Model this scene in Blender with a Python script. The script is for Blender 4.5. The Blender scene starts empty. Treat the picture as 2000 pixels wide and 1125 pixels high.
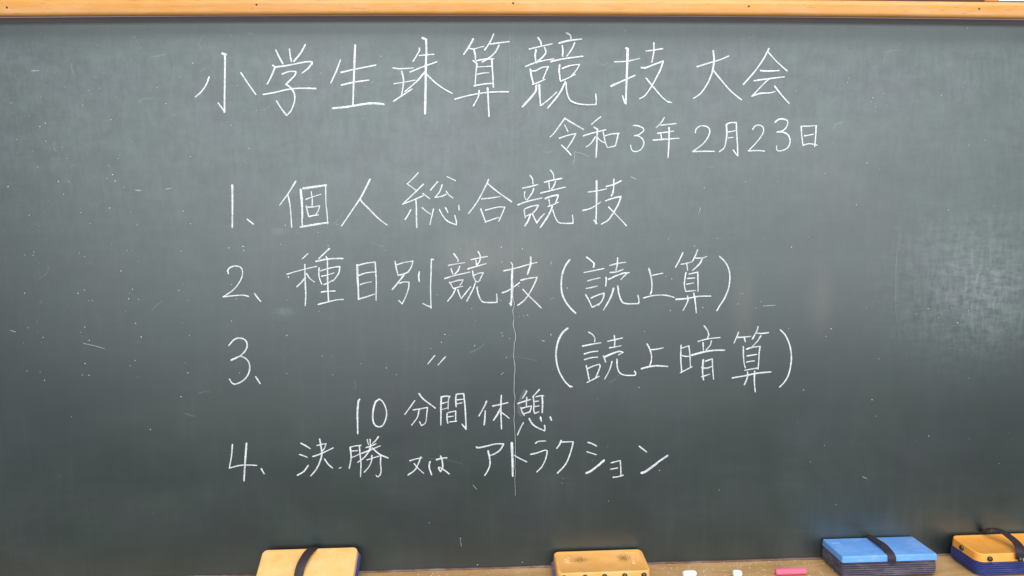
# Close-up of a classroom chalkboard: camera and light first, then the board, the writing, the tray and what lies on it.
WORLD_S = 0.07
EXPO = 0.0
LIGHTS = [
    # unseen lamp strip above, and light panel added opposite for the upper board's sheen
    ('unseen_board_lamp', (0.25, -0.92, 2.05), (0.1, -0.06, 0.40), 3.0, 0.25, 50, (1.0, 0.97, 0.93)),
    ('sheen_panel', (0.5, -4.6, 1.17), (0.3, 0.0, 1.02), 9.0, 2.85, 350, (0.90, 0.98, 1.0)),
]
import bpy, bmesh, math, random
from mathutils import Vector, Matrix

C = bpy.context.scene.collection
SC = bpy.context.scene

# ------------------------------------------------------------------ camera
FPX = 1317.0                      # focal length in pixels of the 2000 px wide photograph
CAM = Vector((-0.04298, -1.1, 0.57281))
YAW, PITCH, ROLL = -0.0385276, -0.0866455, -0.0102447
_fwd = Vector((-math.sin(YAW)*math.cos(PITCH), math.cos(YAW)*math.cos(PITCH), math.sin(PITCH)))
_r0 = Vector((math.cos(YAW), math.sin(YAW), 0)); _u0 = _r0.cross(_fwd)
_rt = _r0*math.cos(ROLL) + _u0*math.sin(ROLL)
_up = -_r0*math.sin(ROLL) + _u0*math.cos(ROLL)
cam_d = bpy.data.cameras.new('camera'); cam = bpy.data.objects.new('camera', cam_d); C.objects.link(cam)
cam_d.sensor_width = 36; cam_d.lens = FPX/2000*36; cam_d.clip_start = 0.02; cam_d.clip_end = 60
cam.matrix_world = Matrix(((_rt.x, _up.x, -_fwd.x, CAM.x), (_rt.y, _up.y, -_fwd.y, CAM.y), (_rt.z, _up.z, -_fwd.z, CAM.z), (0, 0, 0, 1)))
SC.camera = cam

def on_y(px, py, Y=0.0):
    """where the sight line through a photo pixel meets the upright plane y = Y -> (x, z)"""
    d = _fwd + _rt*((px-1000)/FPX) - _up*((py-562.5)/FPX)
    t = (Y - CAM.y)/d.y
    return CAM.x + d.x*t, CAM.z + d.z*t
def on_z(px, py, Z):
    d = _fwd + _rt*((px-1000)/FPX) - _up*((py-562.5)/FPX)
    t = (Z - CAM.z)/d.z
    return CAM.x + d.x*t, CAM.y + d.y*t

# ------------------------------------------------------------------ room light
w = bpy.data.worlds.new('World'); SC.world = w; w.use_nodes = True
w.node_tree.nodes['Background'].inputs[0].default_value = (0.80, 0.90, 1.0, 1)
w.node_tree.nodes['Background'].inputs[1].default_value = WORLD_S
def area(name, loc, target, sx, sy, power, col):
    l = bpy.data.lights.new(name, 'AREA'); l.shape = 'RECTANGLE'; l.size = sx; l.size_y = sy
    l.energy = power; l.color = col
    o = bpy.data.objects.new(name, l); C.objects.link(o); o.location = loc
    o.rotation_euler = (Vector(target)-Vector(loc)).to_track_quat('-Z', 'Y').to_euler()
    return o
for a in LIGHTS: area(*a)
SC.view_settings.view_transform = 'Standard'; SC.view_settings.look = 'None'
SC.view_settings.gamma = 1.0; SC.view_settings.exposure = EXPO
WSC = 1.0
# chalk strokes: L = text line, R = origin and scale of the following coordinates, C = character, then width and points of each stroke
STROKES = """
L title|large title line in white chalk across the top
R 370 60 6.25
C 小
3 240,565 210,650 150,740 75,808
4 400,278 450,292
3.8 435,290 435,450 432,650 428,995
2.6 428,990 395,940 350,880
2.8 630,515 720,650 812,780
C 学
3.2 1055,235 1090,310 1142,405
3 1222,225 1230,300 1245,375
3.6 1415,170 1360,270 1275,375
3.4 1018,425 1050,445 | 1200,425 1400,385 1480,380 | 1500,395 1450,460 1375,520
3.2 1045,450 1010,540 950,655
3.2 1135,530 1220,500 1300,500 | 1285,550 1180,655 | 1240,700 1285,780 1280,880 1240,980 1190,1035 | 1130,960 1065,860
3.4 905,780 1050,755 1200,720 1350,705 1545,708
R 630 60 6.25
C 生
2.8 220,355 165,500 100,640
3.2 225,510 400,470 650,420
3.8 398,175 390,400 370,920
3 230,665 380,630 565,605
4.4 125,948 300,930 550,890 680,890 750,900
C 珠
2.4 860,455 950,465 1110,455
3 965,495 988,590 982,690 965,780
2.3 870,648 990,630 1130,605
2.8 865,862 960,800 1095,710
3.2 1180,215 1180,250 1105,375
2.4 1180,305 1270,295 1360,290
3 1070,505 1230,440 1395,382
4.6 1220,90 1265,108 | 1268,250 1262,400 1258,700 1252,1015
3.2 1250,505 1150,620 1005,745
3 1262,525 1370,630 1480,710 1585,768
R 870 60 6.2516
C 算
3.4 340,100 290,190 222,290
2.3 290,215 340,225 410,205 470,192
3.4 348,235 365,300 365,355
3.2 590,40 550,130 478,238
2.8 545,165 650,150 778,135
3 655,178 610,260 550,320 450,385
2.8 375,368 480,350 590,345
3 335,365 385,405 | 372,520 362,680
3.4 565,345 575,500 585,690
2.3 385,445 480,440 565,435
2.6 390,535 460,520 530,515
3.2 350,675 460,655 580,645
3 115,838 300,790 520,755 770,748
3 412,730 400,810 340,922
3.6 515,700 522,850 532,1050
C 競
3.4 1130,85 1165,140 1168,190
2.4 1022,225 1150,195 1305,160
3.4 1105,235 1095,310 1108,395
3.4 1210,205 1225,265 1190,320 1130,370
2.6 978,438 1100,390 1200,365 1325,345
3.4 1035,470 1050,560 1075,650
2.8 1045,490 1100,490 1180,450 1255,440 | 1220,520 1190,590
2.6 1060,658 1140,630 1215,595
4.2 1110,668 1100,740 1040,820 938,930
4 1145,660 1150,780 1160,915
2.8 1165,915 1250,850 1360,750
3.2 1475,30 1525,60 1532,110
3.4 1385,155 1500,125 1660,105
3.4 1425,185 1432,250 1428,315
2.8 1578,150 1540,230 1480,315
3.6 1285,380 1450,345 1675,315
3.4 1393,420 1388,500 1400,610
2.8 1425,465 1520,430 1635,415 | 1600,480 1530,565
2.6 1405,620 1500,580 1585,535
3.4 1462,625 1390,770 1245,950
2.9 1472,640 1480,750 1520,850 1600,890 1700,905 1835,905 | 1838,850 1832,775
R 1180 80 5.263
C 技
4.4 225,75 242,80 | 238,200 230,400 222,645
3.4 215,640 200,600 188,565
2.4 105,215 230,210 365,180
3.6 70,465 170,420 315,355
2.7 430,105 510,95 600,80
3 510,20 508,120 488,220
3.6 380,275 430,275 520,240 605,210
3 605,215 570,310 490,460 420,560 362,595
3 430,385 500,470 590,575 650,625 | 690,635
C 大
2.8 955,265 1100,220 1200,190 1280,155
3.2 1120,100 1128,200 1110,320 1060,440 990,540 918,590
3.2 1118,300 1200,400 1300,515 1410,605
C 会
3.4 1692,80 1640,180 1550,310 1430,448
2.8 1685,115 1770,210 1880,308
3 1605,305 1680,310 1795,305
2.8 1540,410 1680,390 1850,370
2.7 1700,385 1640,440 1515,570 | 1600,540 1700,535 1755,520
3.2 1750,465 1820,555 1898,642
L date|small date line below the right end of the title
R 1070 220 7.143
C 令
2.3 240,75 150,200 80,295 30,340
2.7 235,80 350,150 500,235
2.3 235,175 280,265
2.4 160,358 270,320 390,292 | 340,390 268,500
2.8 190,455 260,520 325,595
C 和
2.3 738,58 670,110 608,165
2.7 495,325 640,280 810,240
3.2 645,205 690,230 | 685,350 680,480 672,625
2.6 665,335 600,430 535,480
2.6 690,350 740,395 795,425
2.4 770,265 795,390 828,490
2.6 800,325 880,300 995,290
2.6 980,295 960,390 940,465 | 880,480 828,490
C 3
2.5 1190,180 1260,185 1330,220 1330,260 1270,305 1205,322 | 1260,325 1320,370 1338,430 1310,500 1250,540 1195,540 1165,510 1155,455
C 年
2.3 1625,70 1580,140 1510,212
2.7 1575,175 1680,165 1788,152
2.8 1530,290 1640,275 1755,258
2.4 1575,295 1585,370
2.8 1465,385 1640,372 1830,358
3.3 1690,210 1688,400 1675,628
R 1340 220 7.143
C 2
2.5 128,280 140,230 190,190 250,185 310,210 330,270 300,350 230,440 90,545 | 230,540 395,540
C 月
3 560,170 568,280 555,400 530,490 465,545
2.9 560,165 620,140 700,140 | 705,300 715,450 720,605 | 690,570 655,520
2.2 590,272 640,262 690,250
2.2 580,355 655,345
C 2
2.5 928,235 960,190 1010,175 1065,195 1080,260 1040,340 960,440 865,535 | 1000,530 1095,538
C 3
3 1240,135 1290,95 1360,90 1415,120 1405,190 1350,250 1265,272
2.8 1265,272 1340,270 1420,310 1450,390 1430,470 1370,520 1290,535 1262,510 1262,465
C 日
3 1605,190 1612,320 1630,460
2.2 1610,190 1710,188 1822,180
2.8 1812,185 1805,330 1792,475
2.7 1650,325 1715,315 1775,300
2.8 1630,455 1720,435 1825,455
L item|first programme item, beginning with the figure 1
R 430 330 5.882
C 1
3.8 140,185 142,400 140,672
C 、
3.2 312,578 345,605 385,635
C 個
2.8 870,140 790,270 685,415
3 778,295 805,430 822,670
4.4 925,235 940,400 945,560
2.6 940,560 945,660
4.4 955,225 1090,205 1220,185
2.3 1212,190 1218,440 | 1225,460 1238,632
3.8 922,668 1080,640 1240,615
2.4 1048,262 1060,350 1058,420
2.2 985,350 1060,322 1160,292
2.7 990,425 1005,490 1022,550
2.6 1005,440 1080,435 1145,422 | 1130,480 1100,525
2.8 1022,548 1080,535 1130,528
C 人
3.2 1722,118 1620,320 1500,500 1395,655
2.8 1612,345 1625,375 | 1720,470 1820,570 1918,645
R 770 330 8.333
C 総
2.3 390,60 320,140 210,245 | 270,285 350,345
2.6 478,245 350,370 135,575 | 300,510 475,435
2.5 465,402 520,440 580,488
2.9 350,490 360,600 362,800 368,955
3.2 268,665 230,740 180,822
2.5 455,630 510,680 590,735
2.7 640,650 610,780 582,905
3.2 705,210 590,345
2.8 780,260 740,370 665,465 | 760,450 845,415
2.4 845,365 890,425 955,472
2.5 862,128 930,160 998,192
2.7 735,660 790,760 870,850 1010,910 | 1010,850 985,755
2.8 835,630 875,710
2.8 1050,595 1058,670
C 合
2.8 1535,170 1510,235 | 1400,450 1320,580 1210,725
3.1 1515,235 1680,370 1912,535
2.5 1420,488 1560,475 1725,450
2.8 1410,650 1440,740 1490,865
2.5 1485,672 1600,640 1700,620 1800,620 | 1760,720 1700,850
2.5 1480,865 1590,825 1700,788
R 1000 330 8
C 競
2.6 280,100 320,160 328,240
2.8 165,300 270,280 400,245
2.4 200,355 192,420 215,480
2.8 340,305 310,380 235,485
3 90,562 250,505 465,455
2.7 190,640 205,760
2.8 200,625 300,585 410,565 | 380,630 325,690
2.4 215,740 300,700
3.4 290,705 250,810 200,890
2.7 315,700 350,770 385,845 | 430,780 505,700
2.7 600,20 640,75 655,155
3.5 505,210 620,180 775,150
2.3 575,215 585,315
2.7 680,195 650,270 610,325
3.1 445,380 600,340 830,285
4 520,465 620,425 720,410
2.5 575,480 590,570
2.7 720,420 700,480 670,550
2.5 560,590 640,560 720,520
3.5 630,580 570,720 440,915
2.7 635,640 670,750 720,830 800,850 950,850 | 950,790 940,720
C 技
3.6 1320,185 1322,400 1318,600 1310,855
3 1280,800 1325,855
2.5 1190,360 1320,345 1475,312
2.8 1105,650 1220,620 1310,570 1385,515
3.2 1470,275 1580,245 1705,185
2.8 1590,160 1588,260 1580,370
3.6 1580,330 1572,380 1550,420
3.1 1460,500 1570,460 1700,430 | 1660,550 1580,690 1500,800 1395,862
2.8 1508,595 1590,680 1700,795 1788,888
L item|second programme item, beginning with the figure 2
R 430 480 8.333
C 2
2.7 135,455 125,400 170,350 250,330 330,350 365,420 350,520 290,630 200,730 50,832 | 250,810 380,805 465,825
C 、
2.9 560,775 605,840 660,905
C 種
2.2 1430,128 1335,215
2.4 1085,465 1230,420 1400,375 1572,335
2.9 1378,305 1382,480 | 1388,650 1395,800 1385,975
3.4 1375,535 1320,600 1250,665
2.7 1408,450 1460,530 1535,590
3.4 1780,45 1700,120 1605,212
3.5 1562,255 1700,225 1850,208 2000,208
3.2 1725,175 1748,220 | 1750,400 1752,600 1765,900
3 1612,360 1612,500 1655,625
2.8 1640,408 1780,365 1950,335 | 1930,450 1835,580
2.5 1650,495 1750,475 1855,442
2.5 1690,630 1760,605 1830,560
2.9 1650,752 1760,740 1875,735
3 1600,955 1750,915 1900,880 2010,872
2.2 1112,498 1118,522
R 680 480 8.333
C 目
4.2 148,312 155,550 165,700 170,870
2.7 165,318 290,285 440,265 | 450,420 458,600 455,890
2.6 170,485 300,440 460,425
2.4 195,632 280,605 378,588
2.8 165,870 300,830 435,785
C 別
2.8 765,255 785,370 815,485
2.6 795,310 900,275 1055,248 | 1030,340 975,430
2.8 815,480 900,460 975,428
3.6 905,480 820,590 720,710
2.7 835,612 900,590 990,592 | 985,680 940,820 880,945 | 820,888
3.2 1160,425 1148,500 1158,580
2.9 1390,225 1355,218 | 1350,450 1342,700 1350,1015
2.8 1350,995 1290,975 1218,938
R 860 480 8.333
C 競
2.8 220,130 265,190 295,235 | 280,258
2.1 130,320 260,295 400,275
2.7 175,370 205,465
3.2 315,335 290,400 240,460
2.5 70,535 250,480 480,430
2.7 150,592 180,640 210,695
2.5 170,600 280,565 370,555 | 350,600 320,640
2.4 220,695 290,675 365,658
2.9 245,705 200,800 120,900
2.7 285,715 310,790 340,860 | 420,760 495,665
3.2 615,95 645,150 650,195
2.6 500,228 620,200 765,175
2.7 580,230 590,330
2.7 655,190 635,260 590,320
2.7 445,378 590,335 745,290
2.8 525,410 540,500 580,580
2.5 550,480 620,450 700,435 | 675,490 640,555
2.5 570,580 610,585 650,560
3 570,605 530,710 430,900
3.1 600,670 610,760 660,880 730,920 920,920 | 922,850 915,785
C 技
2.5 1150,270 1175,310 | 1170,420
4.4 1170,400 1165,600 1162,800 1150,970
3 1130,935 1150,965
2.7 1030,408 1160,380 1300,345 1450,300 1570,272
3.8 1470,180 1470,290 1450,370 | 1418,460
3 1010,765 1100,730 1180,680 1290,600
3 1310,560 1440,530 1575,512 | 1530,620 1440,790 1350,900 1260,968
2.7 1345,710 1440,815 1530,900 1640,1010
R 1080 480 8.333
C （
3.8 270,230 200,330 150,470 135,600 145,760 200,900 280,1010 370,1098
C 読
3.6 545,185 620,240 672,290 | 660,350
2.3 505,435 660,405 830,370
2.3 560,572 660,545 770,520
2.3 540,695 620,680 720,655
2.8 530,795 580,880 635,1000
3 620,850 720,805 830,770 | 820,840 780,920 735,970
2.7 635,1000 700,970 775,925
2.5 920,322 1040,290 1180,268
2.9 1050,195 1045,290 1025,400
2.7 925,435 1030,425 1140,385
3.4 860,515 865,560 855,655
3.8 905,545 1020,490 1130,450 1180,440
2.4 1175,445 1240,438
2.5 1215,435 1160,490 1100,550
3.6 985,690 940,830 870,960 820,1040
3.1 1050,650 1070,780 1110,890 1180,940 1390,940 | 1395,880 1378,805
C 上
3.4 1560,370 1590,480 1610,620 1605,740 | 1585,790
2.4 1615,482 1691,466 1789,446
2.8 1470,850 1583,820 1690,804 1843,807 1968,840
R 1270 480 7.692
C 算
2.8 490,102 440,210 378,325
2.4 460,278 540,265 630,240
2.6 548,270 560,370
3 710,60 680,140 635,232
2.6 680,185 770,185 848,160
2.9 780,190 740,270 635,370
2.8 535,400 515,520 512,600 530,685
2.5 580,425 650,410 710,395
3.1 710,395 715,550 715,685
2.5 555,492 665,482
2.3 545,578 650,558
2.4 530,685 680,672
3.1 380,805 560,790 720,760 905,755
3.1 555,755 560,830 490,970
3 650,710 670,830 688,1005
C ）
3.1 1040,160 1120,240 1175,340 1195,460 1180,620 1120,780 1050,890 1000,975
L item|third programme item, beginning with the figure 3
R 430 640 4.444
C 3
2.8 75,155 120,105 165,90 215,105 235,150 215,205 165,250 95,285
2.9 95,280 170,250 225,270 255,320 250,390 210,450 150,485 110,485 80,445
C 、
2.9 308,425 348,485
C 〃
2.4 1862,242 1802,315
2.4 1957,250 1890,325
R 1070 635 8
C （
3.8 310,48 230,120 165,240 130,400 135,560 175,720 260,870 340,955 | 378,962
C 読
2.5 635,108 700,150 735,205 730,260
2.8 540,328 680,300 830,275
2.8 568,450 670,420 780,405
2.8 570,540 670,510 775,500
2.6 598,630 625,750 650,880
2.7 625,675 720,635 805,610 | 815,640 790,720 740,830
2.7 610,895 700,850 800,798
3 935,252 1050,225 1165,198
3 1035,160 1045,240 1040,330
2.7 960,352 1050,340 1140,320
3 865,480 885,520 900,578
3.9 885,495 1000,445 1110,410 1170,425
2 1100,465 1170,428
2.8 1000,565 960,700 885,840
3.1 1075,530 1085,660 1120,740 1200,780 1360,782 | 1370,750 1350,715
C 上
2.9 1550,292 1590,370 1620,480 1615,560 | 1590,640
2.7 1610,385 1700,375 1800,355
3.5 1460,680 1580,650 1700,635 1870,645
R 1310 635 7.692
C 暗
2.9 155,300 150,500 165,705
2.6 165,345 270,310 | 285,420 295,620
2.5 160,455 230,470 300,462
2.7 145,715 230,670 320,625
3.2 500,10 550,80 570,140 | 550,200
2.7 405,245 560,205 740,185
3.1 482,262 490,380
2.7 608,235 590,300 530,370
3.9 310,450 480,405 620,380 805,375
3.8 485,520 475,650 480,750 490,820
3.2 520,540 620,505
2.7 620,505 625,620 630,700 640,810
3.4 460,635 540,645 625,612
2.6 460,775 580,735
C 算
2.4 1020,105 985,190 950,270
2.7 1005,185 1100,180 1200,168
2.7 1105,190 1118,250
3.1 1310,25 1290,90 1225,210
2.7 1295,120 1370,125 1468,112
2.9 1352,160 1300,240 1225,320
2.9 1088,320 1090,450 1100,570 1120,645
3.1 1135,360 1230,330 1340,318 | 1325,420 1318,560 1308,660
2.7 1140,462 1290,438
2.5 1135,555 1200,540 1255,535
2.7 1108,678 1200,660 1300,645
3.2 920,792 1100,760 1300,720 1500,702
3.3 1150,700 1145,790 1100,895
3.3 1255,690 1252,850 1265,1000
C ）
3.1 1645,70 1720,150 1780,280 1810,430 1805,580 1770,740 1710,850 1635,930
L break|short indented line with the figure 10, between the third and fourth items
R 680 755 8
C 1
3.7 180,200 160,240 145,420 148,600 150,735
C 0
3.3 488,195 430,240 400,330 385,440 390,540 430,610 490,628 545,600 590,500 600,400 575,300 530,225 488,195
C 分
2.6 1040,220 970,320 885,435
3.2 1105,108 1170,190 1260,260 1362,335
2.5 1015,365 1120,348 1240,325 | 1228,430 1210,560 1145,610 | 1115,545
2.7 1110,355 1085,470 1040,540 990,602
C 間
3.5 1455,160 1450,350 1448,600
2.8 1455,162 1520,150 1590,152 | 1568,200 1562,350
2.3 1470,262 1555,240
2.3 1475,355 1560,330
3 1690,120 1680,200 1688,315
3.1 1700,118 1805,108 | 1825,300 1835,450 1842,665 | 1780,585
2.5 1695,205 1805,195
2.4 1690,270 1780,252
3.1 1548,415 1545,500 1558,570
2.6 1560,405 1680,378 | 1680,545
2.4 1565,470 1645,460
2.4 1585,550 1700,535
R 920 755 10.714
C 休
3 325,305 270,430 165,615
3.2 298,510 290,650 275,800
3 450,408 600,375 770,335
3 635,180 625,370 625,550 638,885
3.8 615,465 540,600 470,700
2.6 635,540 700,585 795,660
C 憩
2.5 1165,90 1130,160 1080,245
2.8 975,355 1110,310 1245,270
3 1165,225 1160,320 1155,420
2.8 1045,435 1065,520 1115,605
2.8 1060,455 1160,425 1265,405 | 1250,470 1225,530
2.8 1110,565 1170,545 1235,525
2.8 1430,60 1370,125 1290,210
3.1 1300,205 1315,350 1310,480 1330,555 | 1370,545 1415,525
2.8 1355,210 1480,185 | 1520,195
3.4 1485,195 1495,350 1488,540
2.8 1335,310 1410,300
2.5 1335,415 1425,400
2.8 1095,752 1040,850 970,1010
3.2 1215,665 1270,760 1360,840 1535,920 | 1545,870 1535,805
3.4 1450,635 1470,720
3.8 1655,635 1680,695
L item|fourth programme item at the bottom, beginning with the figure 4
R 430 850 8.333
C 4
2.7 200,150 185,340 150,535 | 300,495 450,485 595,490
3.7 430,130 410,400 390,740
C 、
3.4 670,545 715,625
C 決
3 1315,130 1390,170 1465,218
2.4 1290,312 1360,335 1420,360
3.4 1260,650 1360,590 1435,490
3.1 1620,60 1640,170 1655,310 1620,440 1560,560 1475,660
2.3 1575,168 1640,150 1725,135 | 1700,210 1660,260
2.8 1510,345 1640,300 1840,205
3 1700,385 1760,470 1830,530
2.2 1940,535 1975,522
R 660 845 8.333
C 勝
3.2 200,240 215,380 205,480 185,580
2.4 195,238 290,215 380,205
2.8 350,215 358,330 375,500 368,715
2.4 230,298 320,292
2.4 225,405 350,350
2.9 375,340 530,280 690,212
2.6 480,110 485,150 500,190
2.6 525,105 530,200
2.9 660,62 620,120 565,175
2.7 460,240 540,215 620,180
3.3 535,190 510,290 430,400 325,480
3.2 560,245 640,320 700,360 820,410
2.6 475,440 600,400 700,370 | 695,500 705,600 690,680 650,715 620,688
2.8 555,365 545,470 500,560 430,640
C 又
2.8 1170,458 1260,430 1365,410
3.1 1350,395 1310,500 1250,610 1140,688
2.6 1240,500 1300,575 1395,660
C は
3.1 1500,468 1485,560 1525,685
3.6 1605,440 1690,415 1775,408
3 1670,380 1695,450 1705,560 1670,635 | 1635,570 1660,565 1720,600 1810,670
R 920 850 9.375
C ア
3.1 95,215 140,228 280,200 450,160 595,158 | 540,260 450,330 355,370
3.4 312,285 340,420 345,540 310,640 250,735
C ト
5.2 745,140 752,300 760,500 762,745
2.8 795,370 890,425 1020,488
C ラ
2.8 1180,148 1230,115 1365,105
2.9 1090,350 1200,325 1350,275 1395,285 | 1370,420 1300,570 1205,670
C ク
3.4 1650,95 1620,170 1570,240
2.5 1650,125 1870,118
3.3 1870,125 1820,320 1730,530 1580,695
R 1120 850 9.524
C シ
3.1 270,130 350,160 430,200
2.6 250,308 340,335 425,362
5 240,705 330,660 460,560 570,465
C ョ
2.6 700,515 790,490 870,470 | 880,620 882,765
2.7 690,632 820,608
2.7 735,782 830,770 925,742
C ン
3.1 1225,205 1280,250 1360,310
5 1265,700 1330,680 1500,560 1600,480 1750,380
"""
SPECKS = """
R 0 320 4.018
570,15 860,15 890,88 845,115 909,135 463,140 543,140 70,180 505,238 975,185 640,382 235,403 1028,377 1441,371 313,489 711,468 1081,480 1498,471 200,715 272,692 265,717 313,783 629,698 669,725 703,775 724,783 1000,681 1041,678 1093,765 1425,685 954,840 198,1014 666,990 617,1015 320,1093 332,1083 703,1073 729,1073 1008,990 1044,984 1014,1059 1092,1062 1408,993 1475,958 1476,1071 865,347
R 0 600 4.018
990,32 1069,125 1438,125 227,160 300,188 344,236 332,273 190,280 671,155 639,196 646,225 706,259 1113,232 1491,220 1065,416 1025,456 1458,433 1478,514 671,441 686,446 651,530 703,532 215,501 355,571 1085,546 1425,700 1185,957 567,857 320,508
R 0 150 5
643,105 868,135 980,112 808,228 815,280 292,383 397,488 452,455 652,448 638,483 305,567 372,567 172,614 458,630 615,685 612,717 500,685 325,725 175,745 1148,410 1090,420 1295,633 1265,610 1177,767 1160,798 1069,870 1107,958 1052,990 1131,1020 676,1024 578,1020 87,1074 1625,264 1706,375 1540,110 1770,12 375,882 750,590 660,798 1215,1078 1865,780 117,257 405,195
R 0 40 4
895,50 1287,270 1510,337 1416,450 1230,528 1955,112 1808,820 1950,1000
R 400 430 5
320,30 790,50 1293,40 1110,120 910,125 240,270 375,255 385,295 745,237 1770,293 1208,250 265,630 312,770 802,776 875,800 1625,827 787,978 1230,970 265,984 803,1122 1120,888 675,1030
R 430 640 4.444
147,70 581,67 548,267 582,397 978,240 1224,310 1443,348 1532,404 1829,180 1952,58 1990,63 1920,125 172,390 885,243 980,408
R 860 480 8.333
557,3 992,22 1230,57 1335,50 993,275 1003,262 1800,260 1800,290 1800,866 962,870 987,888 512,1022 1272,657 75,508 325,55
R 800 560 4
217,62 486,170 513,260 1105,95 1120,86 858,233 892,227 921,222 315,376 276,372 716,358 729,361 726,383 780,404 1102,370 1104,380 250,432 508,460 755,552 717,682 728,672 1118,646 166,482 1472,368 1834,347 1652,196 1230,10 1464,747 1468,877 1915,960 1790,785 1045,422
R 1300 230 4
1570,354 1667,403 1487,678 20,944 403,943 768,944 1111,932 870,500 620,502 223,1002 495,943 1240,435 980,1010
R 1270 480 7.692
318,497 232,462 1045,487 1703,420 1958,408 1345,712 1384,709 1654,838 1583,933 1312,872 296,972 265,873 785,928
R 1400 560 2.2967
320,187 511,188 487,222 725,323 1127,408 694,506 711,579 360,606 480,711 417,785 948,669 893,692 1129,681 1307,651 1263,792 9,910 532,976 1328,872 387,462 945,98 1052,95 1125,107 1078,162 113,30
R 1590 400 3.751
978,38 1310,10 643,350 1175,493 1225,521 1003,753 1124,775 905,825 828,760 1047,863 120,908 82,962 745,798 380,757 305,3
R 1500 40 4
1553,62 1803,139 822,365 793,283 627,453 615,487 813,605 838,677 885,545 895,570 1350,585 1935,655 1690,938 1562,975 493,410 215,553 800,640 832,710
R 630 60 6.25
720,315 610,632 513,687 560,710 585,710 712,857 990,858 948,922 490,1070 1335,1104 1545,1104 92,790 15,820
R 370 60 6.25
45,400 300,490 585,670 820,978 993,992 1603,520 740,50 515,60 1478,595 1210,575
R 820 860 4
1467,46 1120,296 1110,331 1345,155 1870,233 1472,472 318,760 450,968 800,948 75,640
R 1000 0 4
48,148 610,200 884,243
"""
rnd = random.Random(7)
# ------------------------------------------------------------------ helpers
def prop(o, label=None, cat=None, group=None, kind=None):
    if label: o['label'] = label
    if cat: o['category'] = cat
    if group: o['group'] = group
    if kind: o['kind'] = kind
    return o
def empty(name, loc=(0, 0, 0), rot=(0, 0, 0), parent=None, **k):
    o = bpy.data.objects.new(name, None); C.objects.link(o)
    o.empty_display_size = 0.02
    o.location = loc; o.rotation_euler = rot; o.parent = parent
    return prop(o, **k)
def mesh_obj(name, verts, faces, m, parent=None, smooth=None, **k):
    me = bpy.data.meshes.new(name); me.from_pydata([tuple(v) for v in verts], [], faces)
    bm = bmesh.new(); bm.from_mesh(me); bmesh.ops.recalc_face_normals(bm, faces=bm.faces[:]); bm.to_mesh(me); bm.free()
    me.materials.append(m)
    if smooth is not None:
        for p in me.polygons: p.use_smooth = True
        me.set_sharp_from_angle(angle=math.radians(smooth))
    o = bpy.data.objects.new(name, me); C.objects.link(o); o.parent = parent
    return prop(o, **k)
def box(x0, x1, y0, y1, z0, z1):
    v = [(x, y, z) for z in (z0, z1) for y in (y0, y1) for x in (x0, x1)]
    return v, [(0, 1, 3, 2), (4, 6, 7, 5), (0, 4, 5, 1), (2, 3, 7, 6), (0, 2, 6, 4), (1, 5, 7, 3)]
def extrude_x(profile, xs, zf=lambda x: 0.0, jit=0.0):
    """a bar: closed (y, z) profile swept along x, z shifted by zf(x)"""
    n = len(profile); v = []; f = []
    for x in xs:
        for (y, z) in profile: v.append((x, y + rnd.uniform(-jit, jit), z + zf(x) + rnd.uniform(-jit, jit)))
    for i in range(len(xs)-1):
        for j in range(n):
            a = i*n+j; b = i*n+(j+1) % n
            f.append((a, b, b+n, a+n))
    f.append(tuple(range(n))); f.append(tuple(range((len(xs)-1)*n, len(xs)*n)))
    return v, f
def rrect(hw, hd, r, n=6):
    out = []
    for (cx, cy, a0) in ((hw-r, hd-r, 0), (-hw+r, hd-r, 90), (-hw+r, -hd+r, 180), (hw-r, -hd+r, 270)):
        for i in range(n+1):
            a = math.radians(a0 + 90*i/n); out.append((cx+r*math.cos(a), cy+r*math.sin(a)))
    return out
def loft(rings, n=6, cx=0, cy=0):
    """rings of (half width, half depth, corner radius, z), closed at both ends"""
    v = []; f = []; m = 4*(n+1)
    for (hw, hd, r, z) in rings: v += [(x+cx, y+cy, z) for x, y in rrect(hw, hd, r, n)]
    for i in range(len(rings)-1):
        for j in range(m):
            a = i*m+j; b = i*m+(j+1) % m; f.append((a, b, b+m, a+m))
    f.append(tuple(range(m))); f.append(tuple(range((len(rings)-1)*m, len(rings)*m)))
    return v, f
def catmull(p, step):
    """points along a smooth curve through p, about `step` apart"""
    out = []
    for i in range(len(p)-1):
        a = p[max(i-1, 0)]; b = p[i]; c = p[i+1]; d = p[min(i+2, len(p)-1)]
        k = len(b)
        L = math.dist(b, c); n = max(1, int(L/step))
        for s in range(n):
            t = s/n
            out.append(tuple(0.5*((2*b[q]) + (-a[q]+c[q])*t + (2*a[q]-5*b[q]+4*c[q]-d[q])*t*t + (-a[q]+3*b[q]-3*c[q]+d[q])*t**3) for q in range(k)))
    out.append(tuple(p[-1])); return out

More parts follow.
